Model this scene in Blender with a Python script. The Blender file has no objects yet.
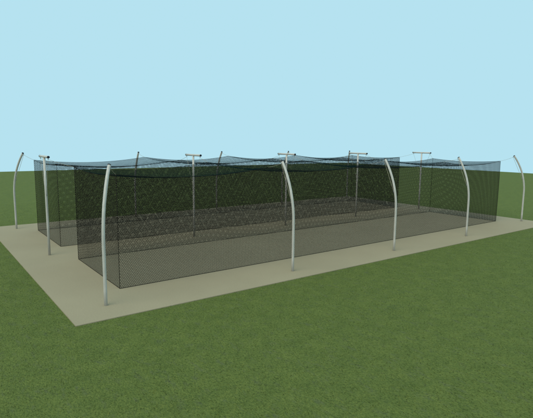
import bpy, bmesh, math, random
import numpy as np
from mathutils import Vector, Matrix

random.seed(4); rng = np.random.default_rng(4)
S = bpy.context.scene
COL = S.collection

# ------------------------------------------------------------------ layout (metres)
U = [0.0, 5.267, 10.586, 15.888, 21.4]      # post stations along the cages
W = 13.87                                     # near post row to far post row
MID = W / 2
NET_A, NET_B = 1.416, 5.682                   # near cage, its two long sides
XL, XR = -0.133, 21.322                       # ends of both cages
PAD = (-1.959, -0.74, 23.303, W + 0.74)       # slab
LAWN = (-50.0, -46.0, 69.2, 59.5)
BOW_H, BAR_H, BAR_HW = 3.66, 3.685, 0.677
PIPE_R = 0.0445

# ------------------------------------------------------------------ helpers
def link(o, parent=None):
    COL.objects.link(o)
    if parent: o.parent = parent
    return o

def tag(o, label=None, cat=None, group=None, kind=None):
    if label: o['label'] = label
    if cat: o['category'] = cat
    if group: o['group'] = group
    if kind: o['kind'] = kind
    return o

def empty(name, loc=(0, 0, 0), rz=0.0):
    o = bpy.data.objects.new(name, None)
    o.location = loc; o.rotation_euler = (0, 0, rz); o.empty_display_size = .3
    return link(o)

def mesh_obj(name, me, mat, parent=None):
    o = bpy.data.objects.new(name, me)
    if mat and not me.materials: me.materials.append(mat)
    return link(o, parent)

def from_arrays(name, V, F):
    """V (n,3), F (m,k) with constant k"""
    me = bpy.data.meshes.new(name)
    V = np.asarray(V, np.float32); F = np.asarray(F, np.int32)
    k = F.shape[1]
    me.vertices.add(len(V)); me.vertices.foreach_set('co', V.ravel())
    me.loops.add(F.size); me.loops.foreach_set('vertex_index', F.ravel())
    me.polygons.add(len(F))
    me.polygons.foreach_set('loop_start', np.arange(0, F.size, k, dtype=np.int32))
    me.polygons.foreach_set('loop_total', np.full(len(F), k, np.int32))
    me.update(calc_edges=True); me.validate()
    return me

def sweep(bm, pts, r, n=16, caps=True):
    """tube through pts, parallel-transported frame"""
    pts = [Vector(p) for p in pts]
    t0 = (pts[1] - pts[0]).normalized()
    ref = Vector((1, 0, 0)) if abs(t0.x) < .8 else Vector((0, 1, 0))
    nrm = (ref - ref.dot(t0) * t0).normalized()
    rings = []
    for i, p in enumerate(pts):
        t = (pts[min(i + 1, len(pts) - 1)] - pts[max(i - 1, 0)]).normalized()
        nrm = (nrm - nrm.dot(t) * t).normalized()
        b = t.cross(nrm)
        rr = r[i] if isinstance(r, (list, tuple)) else r
        rings.append([bm.verts.new(p + rr * (math.cos(2 * math.pi * k / n) * nrm + math.sin(2 * math.pi * k / n) * b)) for k in range(n)])
    for a, b in zip(rings, rings[1:]):
        for k in range(n):
            f = bm.faces.new((a[k], a[(k + 1) % n], b[(k + 1) % n], b[k])); f.smooth = True
    if caps:
        bm.faces.new(rings[0][::-1]); bm.faces.new(rings[-1])

def bm_mesh(name, bm):
    me = bpy.data.meshes.new(name); bmesh.ops.recalc_face_normals(bm, faces=bm.faces); bm.to_mesh(me); bm.free(); return me

# ------------------------------------------------------------------ materials
def new_mat(name, base, rough=.6, metal=0.0, spec=.3):
    m = bpy.data.materials.new(name); m.use_nodes = True
    nt = m.node_tree; b = nt.nodes['Principled BSDF']
    b.inputs['Base Color'].default_value = (*base, 1); b.inputs['Roughness'].default_value = rough
    b.inputs['Metallic'].default_value = metal; b.inputs['Specular IOR Level'].default_value = spec
    return m, nt, b

def N(nt, t, **kw):
    n = nt.nodes.new(t)
    for k, v in kw.items():
        if k in n.inputs: n.inputs[k].default_value = v
        else: setattr(n, k, v)
    return n

def ramp(nt, stops):
    r = nt.nodes.new('ShaderNodeValToRGB')
    e = r.color_ramp.elements
    while len(e) < len(stops): e.new(.5)
    for x, (p, c) in zip(e, stops): x.position = p; x.color = (*c, 1)
    return r

def mixc(nt, a, b, fac, mode='MIX'):
    m = nt.nodes.new('ShaderNodeMix'); m.data_type = 'RGBA'; m.blend_type = mode
    for s, v in ((0, fac), (6, a), (7, b)):
        if isinstance(v, (int, float)): m.inputs[s].default_value = v
        elif isinstance(v, tuple): m.inputs[s].default_value = (*v, 1)
        else: nt.links.new(v, m.inputs[s])
    return m.outputs[2]

def noise(nt, vec, scale, detail=4, rough=.6):
    n = N(nt, 'ShaderNodeTexNoise', Scale=scale, Detail=detail, Roughness=rough)
    nt.links.new(vec, n.inputs['Vector']); return n.outputs['Fac']

def obj_vec(nt, scale=(1, 1, 1), rot=(0, 0, 0)):
    tc = nt.nodes.new('ShaderNodeTexCoord'); mp = nt.nodes.new('ShaderNodeMapping')
    mp.inputs['Scale'].default_value = scale; mp.inputs['Rotation'].default_value = rot
    nt.links.new(tc.outputs['Object'], mp.inputs['Vector']); return mp.outputs[0]

def pipe_material():
    m, nt, b = new_mat('galvanised_pipe', (.5, .49, .46), .48, 0.0, .4)
    v = obj_vec(nt, (6, 6, 1.5))
    r = ramp(nt, [(.3, (.43, .40, .355)), (.7, (.55, .512, .458))])
    nt.links.new(noise(nt, v, 3, 5), r.inputs[0])
    nt.links.new(r.outputs[0], b.inputs['Base Color'])
    r2 = ramp(nt, [(.3, (.4,) * 3), (.7, (.6,) * 3)])
    nt.links.new(noise(nt, v, 9, 3), r2.inputs[0]); nt.links.new(r2.outputs[0], b.inputs['Roughness'])
    return m

def concrete_material():
    m, nt, b = new_mat('tan_concrete', (.3, .26, .17), .9, 0, .15)
    v = obj_vec(nt)
    r1 = ramp(nt, [(.3, (.293, .246, .160)), (.7, (.326, .273, .178))])
    nt.links.new(noise(nt, v, .35, 6, .6), r1.inputs[0])
    r2 = ramp(nt, [(.35, (.9, .9, .9)), (.65, (1.06, 1.06, 1.06))])
    nt.links.new(noise(nt, v, 28, 6, .75), r2.inputs[0])
    c = mixc(nt, r1.outputs[0], r2.outputs[0], 1.0, 'MULTIPLY')
    nt.links.new(c, b.inputs['Base Color'])
    bu = N(nt, 'ShaderNodeBump', Strength=.15, Distance=.004)
    nt.links.new(noise(nt, v, 60, 4), bu.inputs['Height']); nt.links.new(bu.outputs[0], b.inputs['Normal'])
    return m

GR_DARK, GR_MID, GR_LIGHT = (.056, .081, .021), (.097, .126, .031), (.152, .176, .044)
def grass_colour(nt, fine=True):
    v = obj_vec(nt)
    vs = obj_vec(nt, (1, .38, 1), (0, 0, math.radians(28)))          # mowing direction smear
    r = ramp(nt, [(.40, GR_DARK), (.5, GR_MID), (.60, GR_LIGHT)])
    add = nt.nodes.new('ShaderNodeMath'); add.operation = 'MULTIPLY_ADD'
    nt.links.new(noise(nt, vs, 42, 9, .85), add.inputs[0]); add.inputs[1].default_value = .84
    sc = nt.nodes.new('ShaderNodeMath'); sc.operation = 'MULTIPLY'; sc.inputs[1].default_value = .16
    nt.links.new(noise(nt, v, 2.2, 6, .65), sc.inputs[0]); nt.links.new(sc.outputs[0], add.inputs[2])
    nt.links.new(add.outputs[0], r.inputs[0])
    # scattered dry, greyish thatch showing between the blades
    t = ramp(nt, [(.53, (0, 0, 0)), (.68, (.6, .6, .6))])
    nt.links.new(noise(nt, vs, 7, 8, .8), t.inputs[0])
    return mixc(nt, r.outputs[0], (.094, .104, .060), t.outputs[0]), vs

def lawn_material():
    m, nt, b = new_mat('lawn_turf', GR_MID, .95, 0, .1)
    c, vs = grass_colour(nt)
    nt.links.new(c, b.inputs['Base Color'])
    bu = N(nt, 'ShaderNodeBump', Strength=.5, Distance=.03)
    nt.links.new(noise(nt, vs, 26, 6, .75), bu.inputs['Height']); nt.links.new(bu.outputs[0], b.inputs['Normal'])
    return m

def blade_material():
    m, nt, b = new_mat('grass_blades', GR_MID, .8, 0, .15)
    c, vs = grass_colour(nt)
    g = nt.nodes.new('ShaderNodeNewGeometry')
    r = ramp(nt, [(0, (.72, .78, .8)), (.5, (1.05, 1.05, 1)), (.85, (1.4, 1.32, 1.1)), (1, (1.9, 1.6, 1.4))])
    nt.links.new(g.outputs['Random Per Island'], r.inputs[0])
    cc = mixc(nt, c, r.outputs[0], 1.0, 'MULTIPLY')
    nt.links.new(cc, b.inputs['Base Color'])
    tr = nt.nodes.new('ShaderNodeBsdfTranslucent'); nt.links.new(cc, tr.inputs['Color'])   # light through thin blades
    ms = nt.nodes.new('ShaderNodeMixShader'); ms.inputs[0].default_value = .4
    nt.links.new(b.outputs[0], ms.inputs[1]); nt.links.new(tr.outputs[0], ms.inputs[2])
    nt.links.new(ms.outputs[0], nt.nodes['Material Output'].inputs['Surface'])
    return m

M_PIPE = pipe_material()
M_PAD = concrete_material()
M_LAWN = lawn_material()
M_CAP = new_mat('black_plastic_cap', (.012, .014, .022), .45)[0]
M_NET = new_mat('black_twine', (.021, .019, .016), .9, 0, .0)[0]
M_ROOF = new_mat('blue_black_twine', (.005, .017, .019), .9, 0, 0)[0]
M_ROPE = new_mat('beige_rope', (.34, .30, .22), .85)[0]
M_STEEL = new_mat('zinc_fitting', (.30, .30, .29), .4, .6)[0]

# ------------------------------------------------------------------ ground
def box_mesh(name, x0, y0, z0, x1, y1, z1, bevel=0):
    bm = bmesh.new(); bmesh.ops.create_cube(bm, size=1)
    for v in bm.verts:
        v.co = Vector(((x0 + x1) / 2 + v.co.x * (x1 - x0), (y0 + y1) / 2 + v.co.y * (y1 - y0), (z0 + z1) / 2 + v.co.z * (z1 - z0)))
    if bevel: bmesh.ops.bevel(bm, geom=bm.edges[:], offset=bevel, segments=2, affect='EDGES')
    return bm_mesh(name, bm)

tag(mesh_obj('lawn', box_mesh('lawn', LAWN[0], LAWN[1], -1.2, LAWN[2], LAWN[3], -.02), M_LAWN), 'wide flat mown green lawn around the concrete slab', 'lawn', kind='structure')
tag(mesh_obj('concrete_pad', box_mesh('concrete_pad', PAD[0], PAD[1], -.15, PAD[2], PAD[3], 0, .006), M_PAD), 'bare tan concrete slab under the batting cages', 'concrete pad', kind='structure')

# short blades standing on the nearer part of the lawn, thinning out with distance
def grass_blades(n=2400000, reach=34.0):
    c = np.array([-4.0, -10.0])
    r = reach * np.sqrt(rng.random(n)); a = rng.random(n) * 2 * math.pi
    p = c + np.stack([r * np.cos(a), r * np.sin(a)], 1)
    g = .012
    keep = ~((p[:, 0] > PAD[0] - g) & (p[:, 0] < PAD[2] + g) & (p[:, 1] > PAD[1] - g) & (p[:, 1] < PAD[3] + g))
    keep &= (rng.random(n) < np.clip(1.15 - r / reach, 0, 1)) & (p[:, 0] + 1.2 * p[:, 1] > -15.5) & (p[:, 0] < 30)
    p = p[keep]; n = len(p)
    h = rng.uniform(.022, .05, n); wd = rng.uniform(.003, .0065, n)
    az = rng.random(n) * 2 * math.pi; lean = rng.uniform(.7, 1.45, n)
    d = np.stack([np.cos(az) * np.sin(lean), np.sin(az) * np.sin(lean), np.cos(lean)], 1) * h[:, None]
    az2 = az + math.pi / 2 + rng.normal(0, .4, n)
    sd = np.stack([np.cos(az2), np.sin(az2), np.zeros(n)], 1) * wd[:, None]
    b = np.column_stack([p, np.full(n, -.022)])
    V = np.stack([b - sd, b + sd, b + d], 1).reshape(-1, 3)
    return from_arrays('grass_blades', V, np.arange(3 * n).reshape(-1, 3))
tag(mesh_obj('grass', grass_blades(), blade_material()), 'short mown green grass growing around the slab', 'grass', kind='stuff')

# ------------------------------------------------------------------ nets
NET_W = .053                                   # hexagon width of the netting
TWINE = .0109

def top_z(x):
    xs = [XL] + U[1:4] + [XR]; zs = [3.345, 3.42, 3.42, 3.42, 3.365]; sg = [.19, .20, .20, .19]
    x = np.clip(x, XL, XR)
    i = np.clip(np.searchsorted(xs, x, side='right') - 1, 0, 3)
    a = np.array(xs)[i]; b = np.array(xs)[i + 1]; s = (x - a) / (b - a)
    return np.array(zs)[i] * (1 - s) + np.array(zs)[i + 1] * s - np.array(sg)[i] * 4 * s * (1 - s)

def hexnet(width, height, w):
    """edges of a hexagonal mesh filling width x height (2-D points, index pairs)"""
    n = max(2, round(2 * width / w)); hw = width / n
    s = w / math.sqrt(3); rows = max(1, round(height / (1.5 * s))); dy = height / rows
    idx = {}; P = []; E = []
    for j in range(rows + 1):
        for i in range(n + 1):
            up = (i + j) % 2 == 0
            idx[i, j] = len(P)
            P.append((i * hw, min(max(j * dy + (dy / 6 if up else -dy / 6), 0), height)))
    for j in range(rows + 1):
        for i in range(n):
            E.append((idx[i, j], idx[i + 1, j]))
        if j < rows:
            for i in range(n + 1):
                if (i + j) % 2 == 0: E.append((idx[i, j], idx[i, j + 1]))
    return np.array(P), np.array(E)

def strands(name, P, E, nrm, t=TWINE, depth=.0018):
    """each net edge becomes a four-sided strand"""
    A, B = P[E[:, 0]], P[E[:, 1]]
    d = B - A; d /= np.linalg.norm(d, axis=1, keepdims=True)
    n = np.broadcast_to(np.asarray(nrm, float), d.shape)
    side = np.cross(d, n); side /= np.linalg.norm(side, axis=1, keepdims=True)
    n2 = np.cross(side, d)
    ext = d * t * .28
    A, B = A - ext, B + ext
    V = np.stack([A + side * t / 2, A + n2 * depth / 2, A - side * t / 2, A - n2 * depth / 2,
                  B + side * t / 2, B + n2 * depth / 2, B - side * t / 2, B - n2 * depth / 2], 1).reshape(-1, 3)
    base = (np.arange(len(E)) * 8)[:, None]
    q = np.array([[0, 1, 5, 4], [1, 2, 6, 5], [2, 3, 7, 6], [3, 0, 4, 7]])
    F = (base[:, :, None] + q[None]).reshape(-1, 4)
    return from_arrays(name, V, F)

LEN, WID = XR - XL, NET_B - NET_A
def long_panel():
    P, E = hexnet(LEN, 1.0 * 3.35, NET_W)
    z = P[:, 1] / 3.35 * (top_z(P[:, 0] + XL) - .012) + .012
    belly = .035 * np.sin(P[:, 1] / 3.35 * math.pi) * np.sin(P[:, 0] * 1.7)
    return strands('long_side_netting', np.stack([P[:, 0], belly, z], 1), E, (0, 1, 0))
def end_panel(x):
    P, E = hexnet(WID, 3.35, NET_W)
    s = P[:, 0] / WID
    top = float(top_z(np.array([x]))[0]) - .10 * 4 * s * (1 - s)
    belly = .04 * np.sin(P[:, 1] / 3.35 * math.pi) * np.sin(s * 9)
    return strands('end_netting', np.stack([belly, P[:, 0], P[:, 1] / 3.35 * (top - .012) + .012], 1), E, (1, 0, 0), TWINE * 1.15)
def ceil_z(x, s):
    f = np.clip(np.minimum(x - XL, XR - x) / 2.0, 0, 1)
    return top_z(x) - (.10 + .03 * f) * 4 * s * (1 - s)
def ceiling_panel():
    P, E = hexnet(LEN, WID, NET_W)
    return strands('ceiling_netting', np.stack([P[:, 0], P[:, 1], ceil_z(P[:, 0] + XL, P[:, 1] / WID)], 1), E, (0, 0, 1), TWINE * 1.03)
def border_mesh():
    bm = bmesh.new(); r = .0085
    xs = np.linspace(XL, XR, 121)
    for y in (0, WID):
        sweep(bm, [(x - XL, y, float(top_z(np.array([x]))[0])) for x in xs], r, 6)
        sweep(bm, [(0, y, .014), (LEN, y, .014)], r, 6)
        for x in (XL, XR): sweep(bm, [(x - XL, y, .014), (x - XL, y, float(top_z(np.array([x]))[0]))], r, 6)
    for x in (XL, XR):
        z = float(top_z(np.array([x]))[0])
        sweep(bm, [(x - XL, s * WID, z - .10 * 4 * s * (1 - s)) for s in np.linspace(0, 1, 21)], r, 6)
        sweep(bm, [(x - XL, 0, .014), (x - XL, WID, .014)], r, 6)
    return bm_mesh('border_rope', bm)

LP, EP0, EP1, CP, BR = long_panel(), end_panel(XL), end_panel(XR), ceiling_panel(), border_mesh()
def cage(y0, label):
    c = tag(empty('batting_cage_net', (XL, y0, 0)), label, 'batting cage', 'net batting cages on the slab')
    for y in (0, WID):
        o = mesh_obj('side_netting', LP, M_NET, c); o.location = (0, y, 0)
    o = mesh_obj('end_netting', EP0, M_NET, c)
    o = mesh_obj('end_netting', EP1, M_NET, c); o.location = (LEN, 0, 0)
    mesh_obj('ceiling_netting', CP, M_ROOF, c)['label'] = 'blue-black ceiling netting'
    mesh_obj('border_rope', BR, M_NET, c)
cage(NET_A, 'long black net tunnel nearer the front lawn, in front of the T-topped posts')
cage(W - NET_B, 'long black net tunnel at the back of the slab, behind the T-topped posts')

# ------------------------------------------------------------------ posts
def cap_mesh():
    bm = bmesh.new(); R = PIPE_R + .002
    sweep(bm, [(0, 0, -.022), (0, 0, .004), (0, 0, .011), (0, 0, .014)], [R, R, R * .9, R * .55], 20)
    return bm_mesh('end_cap', bm)
def torus_mesh(name, R, r):
    bm = bmesh.new(); n, k = 16, 8
    vs = [[bm.verts.new(((R + r * math.cos(2 * math.pi * b / k)) * math.cos(2 * math.pi * a / n), r * math.sin(2 * math.pi * b / k),
                         (R + r * math.cos(2 * math.pi * b / k)) * math.sin(2 * math.pi * a / n))) for b in range(k)] for a in range(n)]
    for a in range(n):
        for b in range(k):
            f = bm.faces.new((vs[a][b], vs[(a + 1) % n][b], vs[(a + 1) % n][(b + 1) % k], vs[a][(b + 1) % k])); f.smooth = True
    return bm_mesh(name, bm)
def cleat_mesh():
    bm = bmesh.new()
    sweep(bm, [(0, 0, -.06), (0, .008, -.03), (0, .008, .03), (0, 0, .06)], .008, 8)
    sweep(bm, [(0, -.03, 0), (0, .008, 0)], .012, 8)
    return bm_mesh('cleat', bm)
CAP, EYE, CLEAT = cap_mesh(), torus_mesh('eye_bolt', .026, .007), cleat_mesh()

BEND_Z, LEAN = 1.62, .65
th = 2 * math.atan(LEAN / (BOW_H - BEND_Z)); BR_ = (BOW_H - BEND_Z) / math.sin(th)
arc = [(0, BR_ * (1 - math.cos(th * k / 22)), BEND_Z + BR_ * math.sin(th * k / 22)) for k in range(23)]
bm = bmesh.new(); sweep(bm, [(0, 0, -.12), (0, 0, .4), (0, 0, 1.1)] + arc, PIPE_R, 20); BOW = bm_mesh('bow_shaft', bm)
TIP = Vector(arc[-1]); TIPD = (Vector(arc[-1]) - Vector(arc[-2])).normalized()
EYE_P = TIP + Vector((0, math.cos(th), -math.sin(th))) * .066 - TIPD * .05
CLEAT_P = Vector((0, BR_ * (1 - math.cos(th * .36)) + PIPE_R + .03, BEND_Z + BR_ * math.sin(th * .36)))

def sag_rope(a, b, r, sag=.02, n=8):
    a, b = Vector(a), Vector(b); bm = bmesh.new()
    sweep(bm, [a.lerp(b, k / n) - Vector((0, 0, sag * 4 * (k / n) * (1 - k / n))) for k in range(n + 1)], r, 6)
    return bm_mesh('rope', bm)
HALYARD = sag_rope(EYE_P - Vector((0, 0, .03)), CLEAT_P, .0065, 0)

def make_bow():
    r = empty('curved_post')
    mesh_obj('shaft', BOW, M_PIPE, r)
    c = mesh_obj('end_cap', CAP, M_CAP, r); c.location = TIP; c.rotation_euler = (-th, 0, 0)
    e = mesh_obj('eye_bolt', EYE, M_STEEL, r); e.location = EYE_P; e.rotation_euler = (0, 0, math.pi / 2)
    k = mesh_obj('cleat', CLEAT, M_STEEL, r); k.location = CLEAT_P
    mesh_obj('halyard', HALYARD, M_ROPE, r)
    return r
def copy_tree(o):
    r = o.copy(); COL.objects.link(r)
    for ch in o.children:
        c = ch.copy(); COL.objects.link(c); c.parent = r
    return r

zt = lambda x: float(top_z(np.array([x]))[0])
bows = [  # x, y, lean direction, net point
  (-.927, .247, (.41, .53), (XL, NET_A), 'pale curved steel post at the near corner of the slab, closest of all posts'),
  (U[1], 0, (0, 1), (U[1], NET_A), 'curved near-side post whose tip crosses in front of the middle T-topped post'),
  (U[2], 0, (0, 1), (U[2], NET_A), 'middle of the five curved posts along the near long side'),
  (U[3], 0, (0, 1), (U[3], NET_A), 'curved near-side post in front of the right end of the nearer net'),
  (22.571, .598, (-.41, .53), (XR, NET_A), 'curved post at the far right corner, standing clear of the nets against green lawn'),
  (-.887, 13.498, (.41, -.53), (XL, W - NET_A), 'curved post at the far left corner, standing clear of the nets on the left'),
  (U[1], W, (0, -1), (U[1], W - NET_A), 'curved post behind both nets, seen just right of the closest post'),
  (U[2], W, (0, -1), (U[2], W - NET_A), 'curved post behind both nets, seen just right of the second T-topped post'),
  (U[3], W, (0, -1), (U[3], W - NET_A), 'curved post behind both nets, only its tip showing over the third T bar'),
  (22.193, 13.682, (-.41, -.53), (XR, W - NET_A), 'curved post at the back corner of the slab, tip touching a T bar'),
]
proto = make_bow()
roots = [proto] + [copy_tree(proto) for _ in bows[1:]]
for r, (x, y, (lx, ly), (nx, ny), lab) in zip(roots, bows):
    rz = math.atan2(ly, lx) - math.pi / 2
    r.location = (x, y, 0); r.rotation_euler = (0, 0, rz)
    tag(r, lab, 'post', 'curved posts around the slab')
    loc = Matrix.Rotation(-rz, 3, 'Z') @ Vector((nx - x, ny - y, zt(nx)))
    mesh_obj('tie_rope', sag_rope(EYE_P, loc, .005, .015), M_ROPE, r)

# T posts
bm = bmesh.new(); sweep(bm, [(0, 0, -.12), (0, 0, 1.2), (0, 0, 2.4), (0, 0, BAR_H - .03)], PIPE_R, 20); TSH = bm_mesh('post_shaft', bm)
bm = bmesh.new(); sweep(bm, [(0, -BAR_HW, 0), (0, -.2, 0), (0, .2, 0), (0, BAR_HW, 0)], PIPE_R, 20); TBAR = bm_mesh('cross_bar', bm)
DROP = [sag_rope((0, s * (BAR_HW - .06), BAR_H - PIPE_R - .05), (0, s * (PIPE_R + .03), 2.3), .005, 0) for s in (-1, 1)]
def make_tee(end=False):
    r = empty('T_post'); r.name = 'tee_post'
    mesh_obj('shaft', TSH, M_PIPE, r)
    b = mesh_obj('cross_bar', TBAR, M_PIPE, r); b.location = (0, 0, BAR_H)
    for s in (-1, 1):
        c = mesh_obj('end_cap', CAP, M_CAP, r); c.location = (0, s * (BAR_HW + .002), BAR_H); c.rotation_euler = (-s * math.pi / 2, 0, 0)
        e = mesh_obj('eye_bolt', EYE, M_STEEL, r); e.location = (0, s * (BAR_HW - .06), BAR_H - PIPE_R - .022); e.rotation_euler = (0, 0, math.pi / 2)
        k = mesh_obj('cleat', CLEAT, M_STEEL, r); k.location = (0, s * (PIPE_R + .03), 2.3); k.rotation_euler = (0, 0, 0 if s > 0 else math.pi)
    for m in DROP: mesh_obj('halyard', m, M_ROPE, r)
    return r
tees = [
  (-.838, 'T-topped post standing on the open left end of the slab, leftmost T'),
  (U[1], 'second T-topped post from the left, between the two net tunnels'),
  (U[2], 'middle T-topped post, just behind the tip of a near curved post'),
  (U[3], 'fourth T-topped post from the left, its bar touching the tip of a far curved post'),
  (21.937, 'rightmost T-topped post, standing beyond the right ends of the nets'),
]
tp = make_tee()
troots = [tp] + [copy_tree(tp) for _ in tees[1:]]
for i, (r, (x, lab)) in enumerate(zip(troots, tees)):
    r.location = (x, MID, 0)
    tag(r, lab, 'post', 'T-topped posts between the cages')
    end = i in (0, 4); nx = {0: XL, 4: XR}.get(i, x)
    for s in (-1, 1):
        m = sag_rope((0, s * (BAR_HW - .06), BAR_H - PIPE_R - .04), (nx - x, s * (MID - NET_B), zt(nx)), .005, .01)
        mesh_obj('tie_rope', m, M_ROPE, r)

# ------------------------------------------------------------------ camera
cx, cy, ch, yaw, pit, roll, fpx = -4.747, -11.841, 4.316, 0.927, 0.142, -0.010, 473.1
c_, s_ = math.cos(yaw), math.sin(yaw)
rgt = Vector((s_, -c_, 0)); fwd = Vector((c_ * math.cos(pit), s_ * math.cos(pit), -math.sin(pit))); up = rgt.cross(fwd)
r2 = math.cos(roll) * rgt - math.sin(roll) * up; u2 = math.sin(roll) * rgt + math.cos(roll) * up
cam = bpy.data.cameras.new('camera'); cam.sensor_width = 36; cam.lens = 36 * fpx / 533; cam.clip_end = 1000; cam.clip_start = .1
co = link(bpy.data.objects.new('camera', cam))
M = Matrix((r2, u2, -fwd)).transposed().to_4x4(); M.translation = (cx, cy, ch); co.matrix_world = M
S.camera = co

# ------------------------------------------------------------------ light
SUN_EL, SUN_AZ = math.radians(52), math.radians(200)      # azimuth of the sun, from +x counter-clockwise
w = bpy.data.worlds.new('World'); S.world = w; w.use_nodes = True
nt = w.node_tree; bg = nt.nodes['Background']
tc = nt.nodes.new('ShaderNodeTexCoord')
sep = nt.nodes.new('ShaderNodeSeparateXYZ'); nt.links.new(tc.outputs['Generated'], sep.inputs[0])
mx = nt.nodes.new('ShaderNodeMath'); mx.operation = 'MAXIMUM'; mx.inputs[1].default_value = .35; nt.links.new(sep.outputs[2], mx.inputs[0])
cmb = nt.nodes.new('ShaderNodeCombineXYZ'); nt.links.new(sep.outputs[0], cmb.inputs[0]); nt.links.new(sep.outputs[1], cmb.inputs[1]); nt.links.new(mx.outputs[0], cmb.inputs[2])
sky = nt.nodes.new('ShaderNodeTexSky'); sky.sky_type = 'NISHITA'; sky.sun_disc = False
sky.sun_elevation = SUN_EL; sky.sun_rotation = math.pi / 2 - SUN_AZ
nt.links.new(cmb.outputs[0], sky.inputs[0])
# thin even high haze: mostly uniform pale blue over the clear-sky model (radiances before the 0.1 strength)
col = mixc(nt, sky.outputs[0], (4.80, 7.82, 8.90), .96)
nt.links.new(col, bg.inputs['Color']); bg.inputs['Strength'].default_value = .1
sun = bpy.data.lights.new('sun', 'SUN'); sun.energy = 2.1; sun.angle = math.radians(50); sun.color = (1, .92, .78)
so = link(bpy.data.objects.new('sun', sun))
so.rotation_euler = Vector((-math.cos(SUN_EL) * math.cos(SUN_AZ), -math.cos(SUN_EL) * math.sin(SUN_AZ), -math.sin(SUN_EL))).to_track_quat('-Z', 'Y').to_euler()
so.location = (0, 0, 30)

vs = S.view_settings; vs.view_transform = 'Standard'; vs.look = 'None'; vs.exposure = 0; vs.gamma = 1; vs.use_curve_mapping = False
S.cycles.max_bounces = 6
